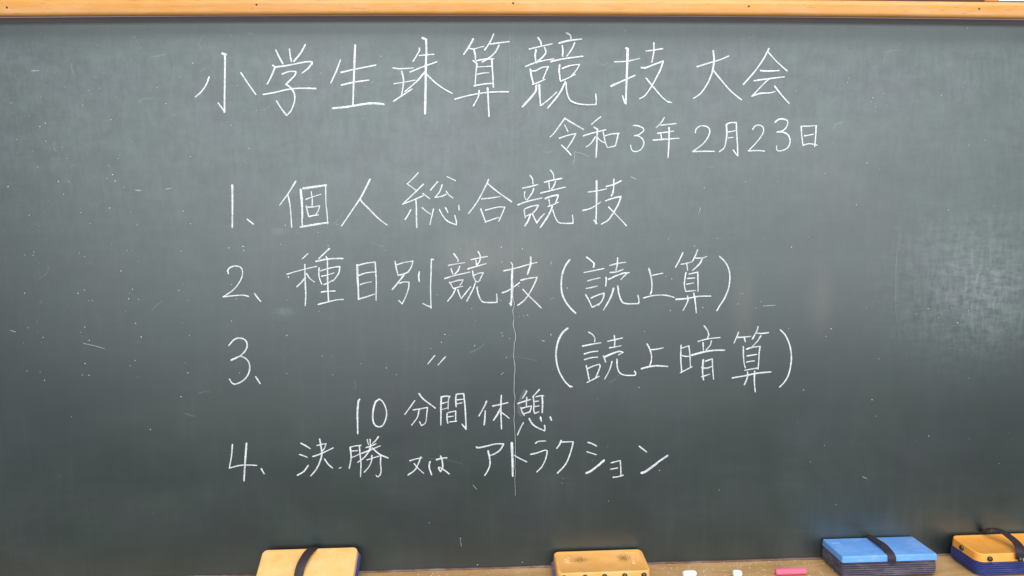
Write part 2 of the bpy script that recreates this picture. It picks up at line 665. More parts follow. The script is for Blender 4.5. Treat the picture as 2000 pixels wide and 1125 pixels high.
# ------------------------------------------------------------------ materials
class N:
    def __init__(s, name, rough=0.6, spec=0.3):
        s.m = bpy.data.materials.new(name); s.m.use_nodes = True; s.t = s.m.node_tree; s.b = s.t.nodes['Principled BSDF']
        s.b.inputs['Roughness'].default_value = rough; s.b.inputs['Specular IOR Level'].default_value = spec
        s.co = s.t.nodes.new('ShaderNodeTexCoord').outputs['Object']
    def n(s, typ, **k):
        x = s.t.nodes.new('ShaderNode'+typ)
        for a, b in k.items(): setattr(x, a, b)
        return x
    def link(s, a, b): s.t.links.new(a, b)
    def map(s, scale, loc=(0, 0, 0), rot=(0, 0, 0), src=None):
        x = s.n('Mapping'); x.inputs['Scale'].default_value = scale; x.inputs['Location'].default_value = loc
        x.inputs['Rotation'].default_value = rot
        s.link(src or s.co, x.inputs[0]); return x.outputs[0]
    def noise(s, vec, scale=1, detail=4, rough=0.55, dist=0.0):
        x = s.n('TexNoise'); x.inputs['Scale'].default_value = scale; x.inputs['Detail'].default_value = detail
        x.inputs['Roughness'].default_value = rough; x.inputs['Distortion'].default_value = dist
        s.link(vec, x.inputs['Vector']); return x.outputs['Fac']
    def ramp(s, fac, a, b, lo=0.0, hi=1.0):
        x = s.n('MapRange'); x.interpolation_type = 'SMOOTHSTEP'
        for i, v in enumerate((a, b, lo, hi)): x.inputs[i+1].default_value = v
        s.link(fac, x.inputs[0]); return x.outputs[0]
    def math(s, op, a, b=None, c=None):
        x = s.n('Math', operation=op)
        for i, v in enumerate((a, b, c)):
            if v is None: continue
            if isinstance(v, (int, float)): x.inputs[i].default_value = v
            else: s.link(v, x.inputs[i])
        return x.outputs[0]
    def mix(s, fac, a, b):
        x = s.n('Mix', data_type='RGBA')
        if isinstance(fac, (int, float)): x.inputs[0].default_value = fac
        else: s.link(fac, x.inputs[0])
        for i, v in ((6, a), (7, b)):
            if isinstance(v, tuple): x.inputs[i].default_value = v + (1,)
            else: s.link(v, x.inputs[i])
        return x.outputs[2]
    def blob(s, x, z, rx, rz, soft=0.6):
        """1 inside a soft ellipse on the board, 0 outside"""
        v = s.map((1/rx, 0, 1/rz), (-x/rx, 0, -z/rz))
        l = s.n('VectorMath', operation='LENGTH'); s.link(v, l.inputs[0])
        return s.ramp(l.outputs['Value'], 1-soft, 1.0, 1.0, 0.0)
    def base(s, c):
        if isinstance(c, tuple): s.b.inputs['Base Color'].default_value = c + (1,)
        else: s.link(c, s.b.inputs['Base Color'])
    def bump(s, h, strength, dist=0.001):
        x = s.n('Bump'); x.inputs['Strength'].default_value = strength; x.inputs['Distance'].default_value = dist
        s.link(h, x.inputs['Height']); s.link(x.outputs[0], s.b.inputs['Normal'])

def mat_board():
    s = N('board_green', 0.5, 1.0)
    cloud = s.noise(s.map((3.2, 1, 4.5)), 1, 5, 0.6, 0.4)
    big = s.noise(s.map((1.1, 1, 1.3), (3, 0, 5)), 1, 2, 0.5)
    vert = s.noise(s.map((70, 1, 9)), 1, 4, 0.6)
    hori = s.noise(s.map((9, 1, 85), (4, 0, 1)), 1, 4, 0.6)
    fine = s.noise(s.map((420, 1, 420)), 1, 2, 0.5)
    wa = s.noise(s.map((16, 1, 30), (1, 0, 2), (0, 0.9, 0)), 1, 7, 0.72, 0.5); wb = s.noise(s.map((90, 1, 26), (5, 0, 2), (0, 0.35, 0)), 1, 5, 0.7, 0.3)
    wipe = s.math('ADD', s.math('MULTIPLY', wa, 0.55), s.math('MULTIPLY', wb, 0.45))
    hz = s.ramp(cloud, 0.35, 0.75, 0.0, 0.014)
    hz = s.math('ADD', hz, s.ramp(big, 0.35, 0.65, 0.0, 0.008))
    tex = s.math('ADD', s.ramp(vert, 0.45, 0.75, 0.0, 0.012), s.ramp(hori, 0.45, 0.75, 0.0, 0.010))
    hz = s.math('ADD', hz, s.math('MULTIPLY', tex, s.ramp(cloud, 0.3, 0.7, 0.25, 1.0)))
    # dustier, less often wiped upper part
    z = s.n('SeparateXYZ'); s.link(s.co, z.inputs[0])
    wob = s.math('ADD', z.outputs[2], s.math('MULTIPLY', s.math('SUBTRACT', big, 0.5), 0.5))
    up = s.ramp(wob, 0.30, 0.86, 0.0, 1.0)
    up = s.math('MULTIPLY', up, s.ramp(z.outputs[2], 0.885, 0.84, 0.35, 1.0))
    hz = s.math('ADD', hz, s.math('MULTIPLY', up, s.ramp(wipe, 0.36, 0.66, UPH*0.4, UPH*1.6)))
    # the scuffed patch at the right edge and three faint rubbed spots
    scr = s.math('ADD', s.ramp(s.noise(s.map((34, 1, 100), (2, 0, 9)), 1, 6, 0.68, 0.4), 0.34, 0.72), s.ramp(s.noise(s.map((120, 1, 32), (7, 0, 2)), 1, 6, 0.68, 0.4), 0.36, 0.72))
    for (px, py, rx, rz, k) in PATCH:
        x, zz = on_y(px, py)
        hz = s.math('ADD', hz, s.math('MULTIPLY', s.math('MULTIPLY', s.blob(x, zz, rx, rz, 0.9), scr), k))
    hz = s.math('ADD', hz, s.ramp(fine, 0.3, 0.8, 0.0, 0.006))
    c = s.mix(s.ramp(s.noise(s.map((4.3, 1, 4.0), (9, 0, 4)), 1, 3), 0.35, 0.65), (0.002, 0.012, 0.011), (0.004, 0.011, 0.013))
    dustc = s.mix(s.ramp(s.noise(s.map((7, 1, 9), (2, 0, 6)), 1, 3, 0.5), 0.38, 0.62), (0.50, 0.67, 0.62), (0.60, 0.64, 0.72))
    c = s.mix(hz, c, dustc)
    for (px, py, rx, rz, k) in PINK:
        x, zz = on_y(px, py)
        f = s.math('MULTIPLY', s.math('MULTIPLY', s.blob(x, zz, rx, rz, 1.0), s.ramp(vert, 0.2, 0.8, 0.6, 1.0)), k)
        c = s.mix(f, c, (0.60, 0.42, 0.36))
    s.base(c)
    s.link(s.ramp(cloud, 0.3, 0.7, 0.36, 0.42), s.b.inputs['Roughness'])
    s.bump(s.noise(s.map((500, 500, 500)), 1, 3), 0.12, 0.0006)
    return s.m
UPH = 0.05
PATCH = [(1915, 560, 0.28, 0.22, 0.055), (1925, 585, 0.13, 0.11, 0.055), (1890, 490, 0.14, 0.10, 0.02), (545, 452, 0.02, 0.01, 0.06), (555, 610, 0.03, 0.012, 0.05)]
PINK = [(930, 505, 0.09, 0.055, 0.09), (1035, 520, 0.07, 0.10, 0.06), (1602, 590, 0.035, 0.09, 0.055), (1450, 600, 0.03, 0.11, 0.05), (1800, 1030, 0.16, 0.05, 0.03)]  # pink tints; the first two put a soft reddish glare into the colour

def mat_chalk(name, density, col=(0.74, 0.75, 0.80)):
    s = N(name, 0.95, 0.05)
    s.base(col)
    g = s.noise(s.map((900, 900, 900)), 1, 2, 0.6); st = s.noise(s.map((260, 260, 700)), 1, 3, 0.6)
    a = s.math('ADD', s.math('MULTIPLY', g, 0.6), s.math('MULTIPLY', st, 0.4))
    big = s.ramp(s.noise(s.map((60, 60, 60)), 1, 2), 0.33, 0.58, 0.78, 1.0)
    a = s.math('MULTIPLY', s.ramp(a, 0.36, 0.56, density*0.5, density), big)
    tr = s.n('BsdfTransparent'); mx = s.n('MixShader')
    s.link(a, mx.inputs[0]); s.link(tr.outputs[0], mx.inputs[1]); s.link(s.b.outputs[0], mx.inputs[2])
    s.link(mx.outputs[0], s.t.nodes['Material Output'].inputs['Surface'])
    return s.m
def mat_wood(name, a, b, dark, rough=0.45, dust=0.0, stretch=1.0):
    s = N(name, rough, 0.4)
    v = s.map((4*stretch, 60, 60)); g = s.noise(v, 1, 6, 0.6, 0.3)
    fine = s.noise(s.map((22*stretch, 400, 400)), 1, 4, 0.6)
    c = s.mix(s.ramp(g, 0.3, 0.7), a, b)
    c = s.mix(s.ramp(fine, 0.5, 0.8, 0, 0.30), c, dark)
    c = s.mix(s.ramp(s.noise(s.map((30, 260, 300), (3, 1, 2)), 1, 3, 0.5), 0.66, 0.74, 0, 0.5), c, dark)
    c = s.mix(s.ramp(s.noise(s.map((9*stretch, 130, 130), (5, 0, 3)), 1, 5, 0.7, 0.8), 0.50, 0.72, 0, 0.45), c, tuple(0.5*(p+q) for p, q in zip(a, dark)))
    c = s.mix(s.ramp(s.noise(s.map((90, 700, 700), (1, 7, 2)), 1, 2, 0.5), 0.70, 0.74, 0, 0.75), c, dark)
    if dust: c = s.mix(s.ramp(s.noise(s.map((18, 40, 40)), 1, 5, 0.7), 0.35, 0.75, 0, dust), c, (0.72, 0.70, 0.68))
    s.base(c); s.bump(fine, 0.25, 0.0008)
    return s.m
def mat_plastic(name, a, b, rough=0.38, stains=(), dust=0.12):
    s = N(name, rough, 0.5)
    c = s.mix(s.ramp(s.noise(s.map((25, 40, 40)), 1, 4), 0.35, 0.7), a, b)
    for (x, y, rx, ry, k) in stains:
        v = s.map((1/rx, 1/ry, 0), (-x/rx, -y/ry, 0)); l = s.n('VectorMath', operation='LENGTH'); s.link(v, l.inputs[0])
        f = s.math('MULTIPLY', s.ramp(l.outputs['Value'], 0.0, 1.0, 1.0, 0.0), s.ramp(s.noise(s.map((400, 120, 100)), 1, 4, 0.7), 0.35, 0.65, 0.3, 1.0))
        c = s.mix(s.math('MULTIPLY', f, k), c, (0.10, 0.055, 0.015))
    d = s.ramp(s.noise(s.map((60, 90, 90), (5, 2, 1)), 1, 5, 0.65), 0.45, 0.75, 0, dust)
    c = s.mix(d, c, (0.75, 0.70, 0.70))
    s.base(c)
    s.link(s.ramp(s.noise(s.map((80, 80, 80)), 1, 3), 0.3, 0.7, rough-0.06, rough+0.16), s.b.inputs['Roughness'])
    s.bump(s.noise(s.map((700, 700, 700)), 1, 2), 0.06, 0.0004)
    return s.m
def mat_felt(name, a, b, dusty, k=0.4, rib=None):
    s = N(name, 0.95, 0.1)
    s.b.inputs['Sheen Weight'].default_value = 0.12
    c = s.mix(s.noise(s.map((300, 300, 900)), 1, 4, 0.7), a, b)
    c = s.mix(s.ramp(s.noise(s.map((25, 60, 90)), 1, 4, 0.6, 0.5), 0.45, 0.75, 0, k), c, dusty)
    if rib:                                            # paler stripes in the dusty tone along the rib crests
        h, n = rib; z = s.n('SeparateXYZ'); s.link(s.co, z.inputs[0])
        w_ = s.math('COSINE', s.math('MULTIPLY_ADD', z.outputs[2], 2*math.pi*n/(h-0.003), -2*math.pi*(0.002*n/(h-0.003)+0.35)))
        c = s.mix(s.math('MULTIPLY', s.ramp(w_, -0.2, 1.0), s.ramp(s.noise(s.map((60, 60, 200)), 1, 4), 0.3, 0.6, 0.12, 0.42)), c, dusty)
    s.base(c); s.bump(s.noise(s.map((500, 1500, 1500)), 1, 3), 0.7, 0.001)
    return s.m
def mat_plain(name, col, rough=0.5, spec=0.4, var=0.25, scale=60):
    s = N(name, rough, spec)
    s.base(s.mix(s.noise(s.map((scale, scale, scale)), 1, 4), tuple(c*(1-var) for c in col), tuple(min(1, c*(1+var)) for c in col)))
    s.bump(s.noise(s.map((scale*8,)*3), 1, 2), 0.2, 0.0005)
    return s.m

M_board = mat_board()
M_chalk = mat_chalk('white_chalk', 1.0)
M_faint = mat_chalk('faint_chalk', 0.38)
M_vfaint = mat_chalk('rubbed_chalk', 0.08)
M_crack = mat_chalk('chalk_in_crack', 0.75, (0.60, 0.57, 0.66))
M_frame = mat_wood('varnished_frame_wood', (0.50, 0.210, 0.030), (0.54, 0.255, 0.065), (0.20, 0.07, 0.02), 0.4, 0.07)
M_tray = mat_wood('tray_wood', (0.42, 0.235, 0.085), (0.54, 0.325, 0.13), (0.20, 0.10, 0.035), 0.55, 0.14, 2.0)
M_lip = mat_wood('tray_lip_wood', (0.46, 0.22, 0.085), (0.54, 0.28, 0.12), (0.28, 0.12, 0.05), 0.4, 0.25, 2.0)
M_trim = mat_wood('dark_trim', (0.09, 0.035, 0.022), (0.13, 0.05, 0.03), (0.04, 0.015, 0.01), 0.5, 0.25)
M_under = mat_plain('under_strip_grey', (0.30, 0.26, 0.29), 0.6, 0.3, 0.12, 20)
M_nail = mat_plain('nail_iron', (0.05, 0.03, 0.03), 0.5)
M_wall = mat_plain('white_wall_paint', (0.78, 0.77, 0.74), 0.8, 0.2, 0.04, 8)
M_dark = mat_wood('dark_brown_wood', (0.09, 0.035, 0.03), (0.12, 0.05, 0.04), (0.04, 0.02, 0.02), 0.5)
M_strap = mat_plain('dark_strap', (0.030, 0.020, 0.028), 0.55, 0.4, 0.3, 150)
M_knob = mat_plain('dark_green_knob', (0.010, 0.035, 0.022), 0.15, 0.6, 0.3, 200)

# ------------------------------------------------------------------ chalkboard
board = empty('chalkboard', label='large dark green chalkboard in a wooden frame covered with handwritten Japanese lines in white chalk', cat='chalkboard')
XL, XR = -1.35, 1.75
def bow(x): return 0.002 - 0.0050*(x/0.82)**2 if abs(x) < 0.95 else 0.002 - 0.0050*(0.95/0.82)**2
xs = [XL + (XR-XL)*i/124 for i in range(125)]
v, f = box(XL, XR, 0.0, 0.018, -0.03, 0.935)
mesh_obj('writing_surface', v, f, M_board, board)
# grey strip along the underside of the top rail
zc0 = 0.9
zf0 = on_y(1000, 32.0, -0.020)[1]; ztop = on_y(1860, 2.2, -0.024)[1] - bow(0.75)
H = ztop - zf0
mesh_obj('under_strip', *extrude_x([(0.001, zc0), (-0.0020, zc0+0.0003), (-0.0040, zc0+0.0012), (-0.0188, zf0-0.0008), (-0.0188, zf0+0.001), (0.001, zf0+0.003)], xs, bow), M_under, board, 40)
prof = [(0.018, zf0+0.001), (-0.0195, zf0), (-0.0225, zf0+0.0007), (-0.0242, zf0+0.0024), (-0.0250, zf0+0.0055), (-0.0252, zf0+H*0.55), (-0.0245, ztop-0.003), (-0.0215, ztop-0.0006), (-0.018, ztop), (0.018, ztop)]
mesh_obj('top_rail', *extrude_x(prof, xs, lambda x: bow(x)*0.9), M_frame, board, 50)
for sx, nm in ((XL, -1), (XR, 1)):
    v, f = box(min(sx, sx+nm*0.035), max(sx, sx+nm*0.035), -0.024, 0.018, -0.03, ztop); mesh_obj('side_rail', v, f, M_frame, board)
nail_me = None
for (px, py) in ((13.5, 14.5), (501, 9), (1002.5, 6), (1462.5, 12), (1912.5, 17)):
    x, z = on_y(px, py, -0.0252)
    if nail_me is None:
        bm = bmesh.new(); bmesh.ops.create_uvsphere(bm, u_segments=10, v_segments=6, radius=0.0017)
        bmesh.ops.scale(bm, vec=(1, 0.4, 1), verts=bm.verts[:]); nail_me = bpy.data.meshes.new('nail'); bm.to_mesh(nail_me); bm.free(); nail_me.materials.append(M_nail)
    o = bpy.data.objects.new('nail', nail_me); C.objects.link(o); o.parent = board; o.location = (x, -0.0252, z)
# trim and tray
mesh_obj('bottom_trim', *extrude_x([(0.001, -0.002), (-0.0030, -0.002), (-0.0032, 0.0014), (-0.0022, 0.0024), (0.001, 0.0026)], xs, lambda x: 0.0002*math.sin(x*31)), M_trim, board, 40)
tray = mesh_obj('chalk_tray', *extrude_x([(0.0, -0.020), (0.0, 0.0), (-0.045, -0.0006), (-0.0850, 0.0), (-0.0858, -0.0008), (-0.0858, -0.020)], xs), M_tray, board, 30)
mesh_obj('tray_lip', *extrude_x([(-0.0864, -0.026), (-0.0864, -0.0006), (-0.0876, 0.0006), (-0.0895, 0.0008), (-0.100, -0.0012), (-0.106, -0.0045), (-0.108, -0.009), (-0.107, -0.026)], xs), M_lip, tray, 40)

# ------------------------------------------------------------------ chalk writing
def ribbon(V, F, pts, wpx, lift, taper=True):
    """one chalk stroke: a low ridge of chalk laid along pts (photo pixels on the board plane)"""
    p = catmull(pts, 1.3)
    q = [on_y(a, b) for a, b in p]
    if len(q) < 2: return
    w0 = wpx/1197/2
    # rounded ends
    def unit(a, b):
        d = math.dist(a, b) or 1e-9; return ((b[0]-a[0])/d, (b[1]-a[1])/d)
    n = len(q); base = len(V); ph = rnd.uniform(0, 9)
    rows = []
    s0 = unit(q[0], q[1]); s1 = unit(q[-2], q[-1])
    rows.append(((q[0][0]-s0[0]*w0*0.8, q[0][1]-s0[1]*w0*0.8), s0, 0.35))
    for i in range(n):
        t = unit(q[max(i-1, 0)], q[min(i+1, n-1)])
        u = i/(n-1)
        k = 0.93 + 0.10*math.sin(ph+u*4.0) + rnd.uniform(-0.10, 0.10)
        if taper: k *= 1.0 - 0.16*u
        rows.append((q[i], t, k))
    rows.append(((q[-1][0]+s1[0]*w0*0.7, q[-1][1]+s1[1]*w0*0.7), s1, 0.35))
    for (c, t, k) in rows:
        nx, nz = -t[1], t[0]
        a = w0*k*(1+rnd.uniform(-0.12, 0.12)); b = w0*k*(1+rnd.uniform(-0.12, 0.12))
        V.append((c[0]+nx*a, -lift, c[1]+nz*a)); V.append((c[0], -lift-0.00018, c[1])); V.append((c[0]-nx*b, -lift, c[1]-nz*b))
    for i in range(len(rows)-1):
        a = base+i*3
        F.append((a, a+1, a+4, a+3)); F.append((a+1, a+2, a+5, a+4))
line = None; org = (0, 0, 1); char = None; V = []; F = []; k = 0; cname = ''
def flush():
    global V, F
    if V: mesh_obj('chalk_character', V, F, M_chalk, line, None, label='chalk character ' + cname)
    V, F = [], []
for row in STROKES.strip().split('\n'):
    if row[0] == 'L':
        flush(); _, lab = row.split('|')
        line = empty('chalk_line', parent=board, label=lab)
    elif row[0] == 'R': org = tuple(float(a) for a in row.split()[1:])
    elif row[0] == 'C': flush(); cname = row.split()[1]; k = 0
    else:
        wd, rest = row.split(' ', 1); last = None
        for part in rest.split('|'):
            pts = [(org[0]+float(a.split(',')[0])/org[2], org[1]+float(a.split(',')[1])/org[2]) for a in part.split()]
            if last: pts = [last] + pts
            ribbon(V, F, pts, float(wd)*WSC, 0.00025+0.00007*k); k += 1; last = pts[-1]
flush()
# loose specks of chalk dust in the little pits
V = []; F = []; org = (0, 0, 1)
def dot(px, py, r, lift):
    x, z = on_y(px, py); b = len(V); sx = rnd.uniform(0.8, 1.3)
    for j in range(7):
        a = j*2*math.pi/7; V.append((x+r*sx*math.cos(a), -lift, z+r*math.sin(a)/sx))
    V.append((x, -lift-r*0.4, z))
    for j in range(7): F.append((b+j, b+(j+1) % 7, b+7))
kk = 0
for row in SPECKS.strip().split('\n'):
    if row[0] == 'R': org = tuple(float(a) for a in row.split()[1:]); continue
    for t in row.split():
        a, b_ = t.split(','); kk += 1
        yy = org[1]+float(b_)/org[2]; dot(org[0]+float(a)/org[2], yy, rnd.choice((0.0004, 0.0006, 0.0007, 0.0009))*(0.72 if yy < 340 else 0.9), 0.0016+0.00001*(kk % 30))
mesh_obj('chalk_specks', V, F, mat_chalk('speck_chalk', 1.0), board, None, kind='stuff')
V = []; F = []
for i in range(260):                                   # fine dust, densest at the top and left
    px = rnd.uniform(0, 2000) if rnd.random() < 0.55 else abs(rnd.gauss(0, 330)); py = 60+abs(rnd.gauss(0, 330))
    if py < 1060: dot(px, py, rnd.uniform(0.0003, 0.00065), 0.0003)
mesh_obj('chalk_dust', V, F, M_faint, board, None, kind='stuff')
# stray marks and half-erased strokes
def marks(name, lst, m, lift=0.0012):
    V = []; F = []
    for i, (w_, *pts) in enumerate(lst): ribbon(V, F, pts, w_, lift+0.00003*i)
    mesh_obj(name, V, F, m, board, None, kind='stuff')
marks('stray_chalk_marks', [
    (2.2, (265, 371.5), (276, 372.5)), (2.0, (325, 369.5), (336, 367.5)), (1.8, (63, 139), (78, 138.5)), (1.8, (1489, 597.5), (1514, 596)),
    (1.6, (164, 670.5), (185, 675), (205, 680.5)), (2.2, (21, 645), (31, 648)), (2.4, (1232, 346), (1242, 350)), (1.8, (1684, 930.5), (1692, 934)),
    (1.4, (924, 947), (931, 955)), (2.0, (474, 481), (478, 482)), (1.6, (1367.5, 406), (1363.7, 417)), (1.3, (1375, 364), (1374.5, 369)),
    (1.8, (1058, 665), (1064, 666)), (1.3, (1121, 297), (1122, 306), (1120, 320)), (1.2, (1122, 297), (1135, 300), (1150, 306)), (1.3, (899, 1050), (901, 1066))], M_faint)
fa = []
for i in range(30):                                   # ghosts of wiped writing
    x = rnd.uniform(20, 1980); y = rnd.choice((rnd.uniform(55, 300), rnd.uniform(55, 1000))); a = rnd.choice((rnd.gauss(1.5, 0.25), rnd.gauss(-0.1, 0.25), rnd.gauss(-0.8, 0.2)))
    L = rnd.uniform(8, 34); b = rnd.uniform(-4, 4)
    fa.append((rnd.uniform(1.2, 3.5), (x, y), (x+L*0.5*math.cos(a)+b, y+L*0.5*math.sin(a)+b), (x+L*math.cos(a), y+L*math.sin(a))))
for (x, y) in ((997, 112), (1003, 110), (1009, 113), (1015, 112), (1021, 111), (1026, 114)):
    fa.append((1.6, (x, y), (x+0.5, y+17)))
fa += [(1.6, (988, 695), (1010, 697), (1048, 704)), (1.8, (996, 63), (995.5, 130), (997, 230)), (1.2, (1003, 45), (1000, 250), (1000, 400), (1001, 545)), (1.5, (402, 66), (389, 91), (424, 93)), (2.0, (1030, 212), (1033, 225)), (1.6, (1003, 45), (1002.5, 58)),
       (1.5, (1757, 455), (1750, 500), (1748, 560), (1748, 600), (1757, 672)), (1.5, (838, 895), (870, 897), (905, 906)), (1.4, (1384, 162), (1387, 172), (1383, 182)),
       (6, (1025, 761), (1016, 780), (1013, 800), (1018, 812)), (5, (1030, 764), (1022, 775)), (1.6, (1725, 103), (1740, 100), (1757, 98)), (1.6, (1727, 106), (1724, 125)), (1.6, (1666, 100), (1660, 118))]
marks('wiped_chalk_traces', fa, M_vfaint, 0.0004)
# the crack along the middle joint, filled with chalk
cr = [(1001, 545), (1003, 560), (1002, 580), (1004.5, 592), (1003.5, 601), (1001.5, 605), (1002.5, 613), (1004, 622), (1002.2, 632), (1004, 642), (1006.8, 652), (1007, 661), (1004.5, 671), (1004, 682),
      (1003, 695), (1005, 708), (1005.8, 722), (1004.4, 734), (1004.2, 750), (1004, 765), (1006, 777), (1004.3, 790), (1005.3, 805), (1003.8, 818), (1005, 832), (1005.6, 845), (1006.5, 860),
      (1006.7, 880), (1006.3, 900), (1005.5, 912), (1007, 921), (1005.4, 935), (1006.2, 950), (1006.5, 967)]
V = []; F = []; ribbon(V, F, cr[:27], 1.5, 0.0018); ribbon(V, F, cr[26:], 1.1, 0.00184); mesh_obj('board_crack', V, F, M_crack, board, None, label='thin jagged vertical crack filled with chalk')
V = []; F = []; ribbon(V, F, [(a+1.4, b) for a, b in cr], 0.9, 0.0002); mesh_obj('crack_dark_groove', V, F, mat_plain('crack_dark', (0.012, 0.016, 0.016), 0.9), board)  # dark groove line along the right side of the crack

# ------------------------------------------------------------------ wall and things above the board
v, f = box(-4, 4, 0.019, 0.12, -1.2, 2.6); wl = mesh_obj('wall', v, f, M_wall); prop(wl, kind='structure')
v, f = box(-4, 4, -4.5, 0.119, -1.26, -1.2); fl = mesh_obj('floor', v, f, mat_wood('floor_wood', (0.16, 0.09, 0.05), (0.20, 0.12, 0.06), (0.15, 0.08, 0.04), 0.4)); prop(fl, kind='structure')
x0, zz = on_y(1500, 1.5, -0.02); x1, zz = on_y(1925, 1.2, -0.02)
zr = ztop*1.0 + 0.0015
mesh_obj('ledge_strip', *extrude_x([(0.017, zr), (-0.016, zr), (-0.018, zr+0.003), (-0.017, zr+0.022), (0.017, zr+0.024)], [x0+(x1-x0)*i/20 for i in range(21)], lambda x: bow(x)*0.9), M_dark,
         None, 40, label='dark brown strip lying on top of the frame near its right end', cat='strip')
x2, _ = on_y(1952, 1, -0.018)
mesh_obj('wooden_block', *extrude_x([(0.016, zr), (-0.014, zr), (-0.017, zr+0.002), (-0.017, zr+0.018), (0.016, zr+0.020)], [x1+0.001, (x1+x2)/2, x2], lambda x: bow(x)*0.9), M_frame,
         None, 40, label='small light wood block on the frame at the end of the dark brown strip', cat='block')

# ------------------------------------------------------------------ erasers
def knob(parent, loc, r=0.0043, name='knob'):
    global knob_me
    if knob_me is None:
        bm = bmesh.new(); bmesh.ops.create_uvsphere(bm, u_segments=20, v_segments=12, radius=0.0043)
        bmesh.ops.scale(bm, vec=(1, 0.75, 1), verts=bm.verts[:]); knob_me = bpy.data.meshes.new('knob'); bm.to_mesh(knob_me); bm.free(); knob_me.materials.append(M_knob)
        for p in knob_me.polygons: p.use_smooth = True
    o = bpy.data.objects.new(name, knob_me); C.objects.link(o); o.parent = parent; o.location = loc; return o
knob_me = None
def pad(parent, W, D, h, m, r=0.012, over=0.0, ridges=8, cx=0.0):
    rings = [(W/2-0.006, D/2-0.006, r*0.8, 0.0), (W/2-0.002, D/2-0.002, r, 0.0012)]
    for i in range(ridges):
        z0 = 0.002 + (h-0.003)*i/ridges; dz = (h-0.003)/ridges
        bulge = 0.0011*math.sin(math.pi*(i+0.5)/ridges)
        rings += [(W/2-0.0030+over+bulge, D/2-0.0030+bulge, r, z0), (W/2+over+bulge, D/2+bulge, r, z0+dz*0.45), (W/2-0.0027+over+bulge, D/2-0.0027+bulge, r, z0+dz*0.92)]
    rings.append((W/2-0.002, D/2-0.002, r, h))
    v, f = loft(rings, 6, cx, -D/2)
    v = [(a+rnd.uniform(-1, 1)*0.00012, b+rnd.uniform(-1, 1)*0.00012, c+rnd.uniform(-1, 1)*0.0002) for a, b, c in v]
    return mesh_obj('felt_pad', v, f, m, parent, 60)
def cap(parent, W, D, z0, z1, m, r=0.010, bev=0.0022, rim=False):
    hw, hd = W/2, D/2
    rings = [(hw-0.001, hd-0.001, r, z0), (hw, hd, r, z0+0.0006), (hw-0.0006, hd-0.0006, r, z1-bev)]
    for i in range(1, 5):
        a = math.radians(22.5*i); rings.append((hw-0.0006-bev*(1-math.cos(a)), hd-0.0006-bev*(1-math.cos(a)), max(0.0012, r-bev*(1-math.cos(a))), z1-bev+bev*math.sin(a)))
    if rim: rings += [(hw-bev-0.0022, hd-bev-0.0022, max(0.001, r-bev-0.002), z1-0.0001), (hw-bev-0.0036, hd-bev-0.0036, max(0.001, r-bev-0.003), z1-0.0009)]
    v, f = loft(rings, 8, 0, -D/2)
    return mesh_obj('plastic_cap', v, f, m, parent, 35)
def strap(parent, pts, wd, m, th=0.0013, wend=None):
    """flat band along pts; width lies along local x"""
    p = catmull(pts, 0.002); v = []; f = []; n = len(p)
    for i, c in enumerate(p):
        a = Vector(p[max(i-1, 0)]); b = Vector(p[min(i+1, n-1)]); t = (b-a).normalized()
        side = Vector((1, 0, 0)) - t*t.x; side.normalize(); up = side.cross(t); 
        if up.z < 0 and abs(up.z) > abs(up.y): up = -up
        u = i/(n-1); hwid = (wd + ((wend or wd)-wd)*u)/2
        c = Vector(c)
        for s_, u_ in ((-1, -0.4), (-1, 0.4), (-0.9, 0.5), (0.9, 0.5), (1, 0.4), (1, -0.4)): v.append(c + side*hwid*s_ + up*th*u_)
    for i in range(n-1):
        for j in range(6):
            a = i*6+j; b = i*6+(j+1) % 6; f.append((a, b, b+6, a+6))
    f.append(tuple(range(6))); f.append(tuple(range((n-1)*6, n*6)))
    return mesh_obj('strap', v, f, m, parent, 40)
def emboss(parent, name, segs, z, m, wd=0.0011):
    """raised lettering / frame lines on a cap: local (x, y) polylines"""
    v = []; f = []
    for k_, s in enumerate(segs):
        for (a, b) in zip(s[:-1], s[1:]):
            d = math.dist(a, b) or 1e-9; tx, ty = (b[0]-a[0])/d, (b[1]-a[1])/d; nx, ny = -ty*wd/2, tx*wd/2
            a = (a[0]-tx*wd*0.3, a[1]-ty*wd*0.3); b = (b[0]+tx*wd*0.3, b[1]+ty*wd*0.3)
            q = len(v); zt = z + 0.00035 + 0.00002*len(v)/8
            for (c, s_) in ((a, 1), (a, -1), (b, -1), (b, 1)): v.append((c[0]+nx*s_, c[1]+ny*s_, z-0.0003))
            for (c, s_) in ((a, 1), (a, -1), (b, -1), (b, 1)): v.append((c[0]+nx*s_*0.6, c[1]+ny*s_*0.6, zt))
            f += [(q+4, q+5, q+6, q+7), (q, q+1, q+5, q+4), (q+1, q+2, q+6, q+5), (q+2, q+3, q+7, q+6), (q+3, q, q+4, q+7)]
    return mesh_obj(name, v, f, m, parent)
def on_cap(E, h, pts):
    """photo points -> local (x, y) on the top of eraser E, whose top lies at local height h"""
    R = E.rotation_euler.to_matrix(); nrm = R @ Vector((0, 0, 1)); o = Vector(E.location) + nrm*h; out = []
    for px, py in pts:
        d = _fwd + _rt*((px-1000)/FPX) - _up*((py-562.5)/FPX); t = (o-CAM).dot(nrm)/d.dot(nrm)
        l = R.transposed() @ (CAM+d*t-Vector(E.location)); out.append((l.x, l.y))
    return out
M_or1 = mat_plastic('pale_orange_plastic', (0.80, 0.42, 0.13), (0.86, 0.50, 0.19), 0.42)
M_or2 = mat_plastic('stained_orange_plastic', (0.78, 0.38, 0.09), (0.84, 0.44, 0.13), 0.42, [(-0.034, -0.027, 0.022, 0.013, 0.85), (0.040, -0.026, 0.018, 0.017, 0.95)], 0.14)
M_or3 = mat_plastic('orange_plastic', (0.90, 0.37, 0.055), (0.93, 0.41, 0.07), 0.40, (), 0.06)
